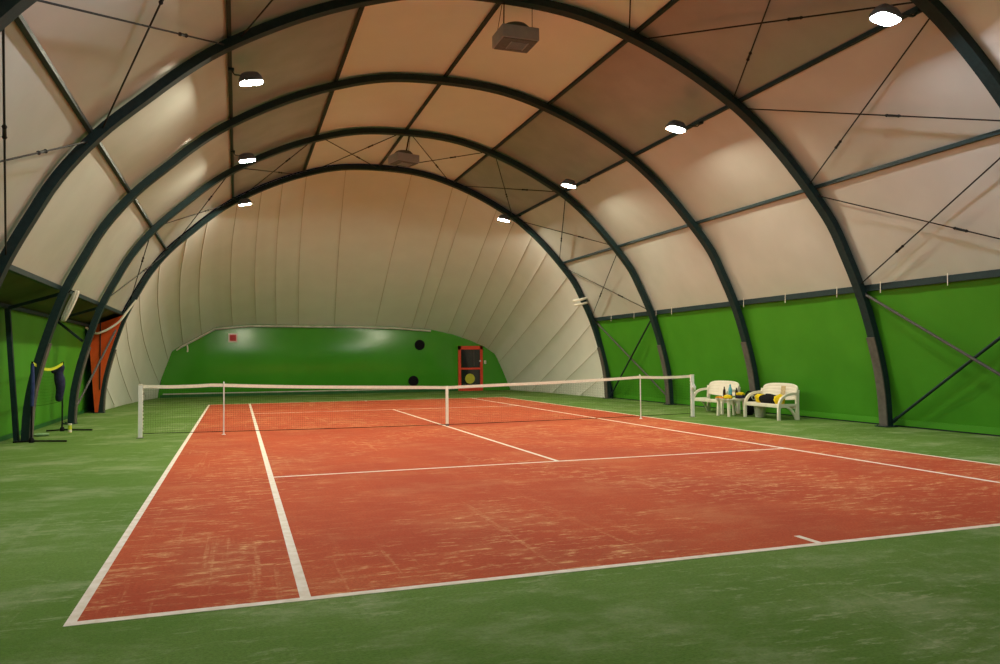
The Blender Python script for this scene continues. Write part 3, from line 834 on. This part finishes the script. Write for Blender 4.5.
bm = B(); pts = [(-.02, 0, .0), (.0, -.02, .12), (.02, -.03, .3), (-.0, -.02, .48), (-.02, -.02, .62), (.02, 0, .74), (.04, .02, .80)]
add_tube(bm, dense(pts, 5), [.045 + .055 * math.sin(PI * min(1, k / 30 * .95 + .05)) + .006 * math.sin(k * .55) for k in range(31)], 14)
obj('body', bm, NAVY, t)
bm = B(); add_blob(bm, (-.09, -.03, .66), (.075, .06, .06), 31, .2, 2.4); obj('side_pocket', bm, NAVY, t)
bm = B(); add_tube(bm, dense([(.0, .0, .76), (.03, -.02, .85), (.06, .02, .86), (.05, .04, .77)], 5), .010, 6); obj('strap', bm, BLACK, t)
t = thing('ball_tube', 'yellow green ball tube standing by the foot of the mini net', 'ball tube', (-7.98, 1.95, 0))
bm = B(); add_lathe(bm, [(.037, 0), (.037, .17), (.036, .172)], 18); obj('can', bm, LIME, t)
bm = B(); add_lathe(bm, [(.039, .168), (.039, .196), (.03, .20)], 18); obj('lid', bm, WHITE_PLASTIC, t)
bm = B(); add_lathe(bm, [(.0385, .012), (.0385, .07)], 18); o = obj('label_band', bm, WHITE_PLASTIC, t); o['label'] = 'white band round the bottom'
bm = B(); add_blob(bm, (0, 0, .03), (.17, .10, .035), 41, .2, 2.4, .028, rz=.2)
tag(obj('folded_towel', bm, noisy('mint_cloth', (.16, .30, .13), (.24, .38, .2), 12, .8, .2, .2), loc=(-8.42, 1.35, 0)), 'pale green folded towel on the turf between the mini net poles', 'towel')

# ---------------------------------------------------------------- world, camera, view
w = bpy.data.worlds.new('World'); bpy.context.scene.world = w; w.use_nodes = True
w.node_tree.nodes['Background'].inputs['Color'].default_value = (.02, .025, .04, 1)
w.node_tree.nodes['Background'].inputs['Strength'].default_value = .2

px, py, pz, yaw, pit, rol, f = -4.52777, -16.99314, 1.54017, .33001, .03429, -.00892, 767.21
fw = Vector((math.sin(yaw) * math.cos(pit), math.cos(yaw) * math.cos(pit), math.sin(pit)))
r0 = Vector((math.cos(yaw), -math.sin(yaw), 0)); u0 = r0.cross(fw)
c_, s_ = math.cos(rol), math.sin(rol)
r1 = r0 * c_ + u0 * s_; u1 = -r0 * s_ + u0 * c_
cam = bpy.data.cameras.new('Camera'); co = bpy.data.objects.new('Camera', cam); C.objects.link(co)
co.matrix_world = Matrix(((r1.x, u1.x, -fw.x, px), (r1.y, u1.y, -fw.y, py), (r1.z, u1.z, -fw.z, pz), (0, 0, 0, 1)))
cam.sensor_width = 36; cam.lens = f / 1000 * 36; cam.clip_start = .05
sc = bpy.context.scene; sc.camera = co
sc.view_settings.view_transform = 'Standard'; sc.view_settings.look = 'None'
sc.view_settings.gamma = 1; sc.view_settings.use_curve_mapping = False
sc.view_settings.exposure = 0.0
sc.cycles.max_bounces = 8; sc.cycles.diffuse_bounces = 5
sc.cycles.use_denoising = True
sc.cycles.sample_clamp_indirect = 8
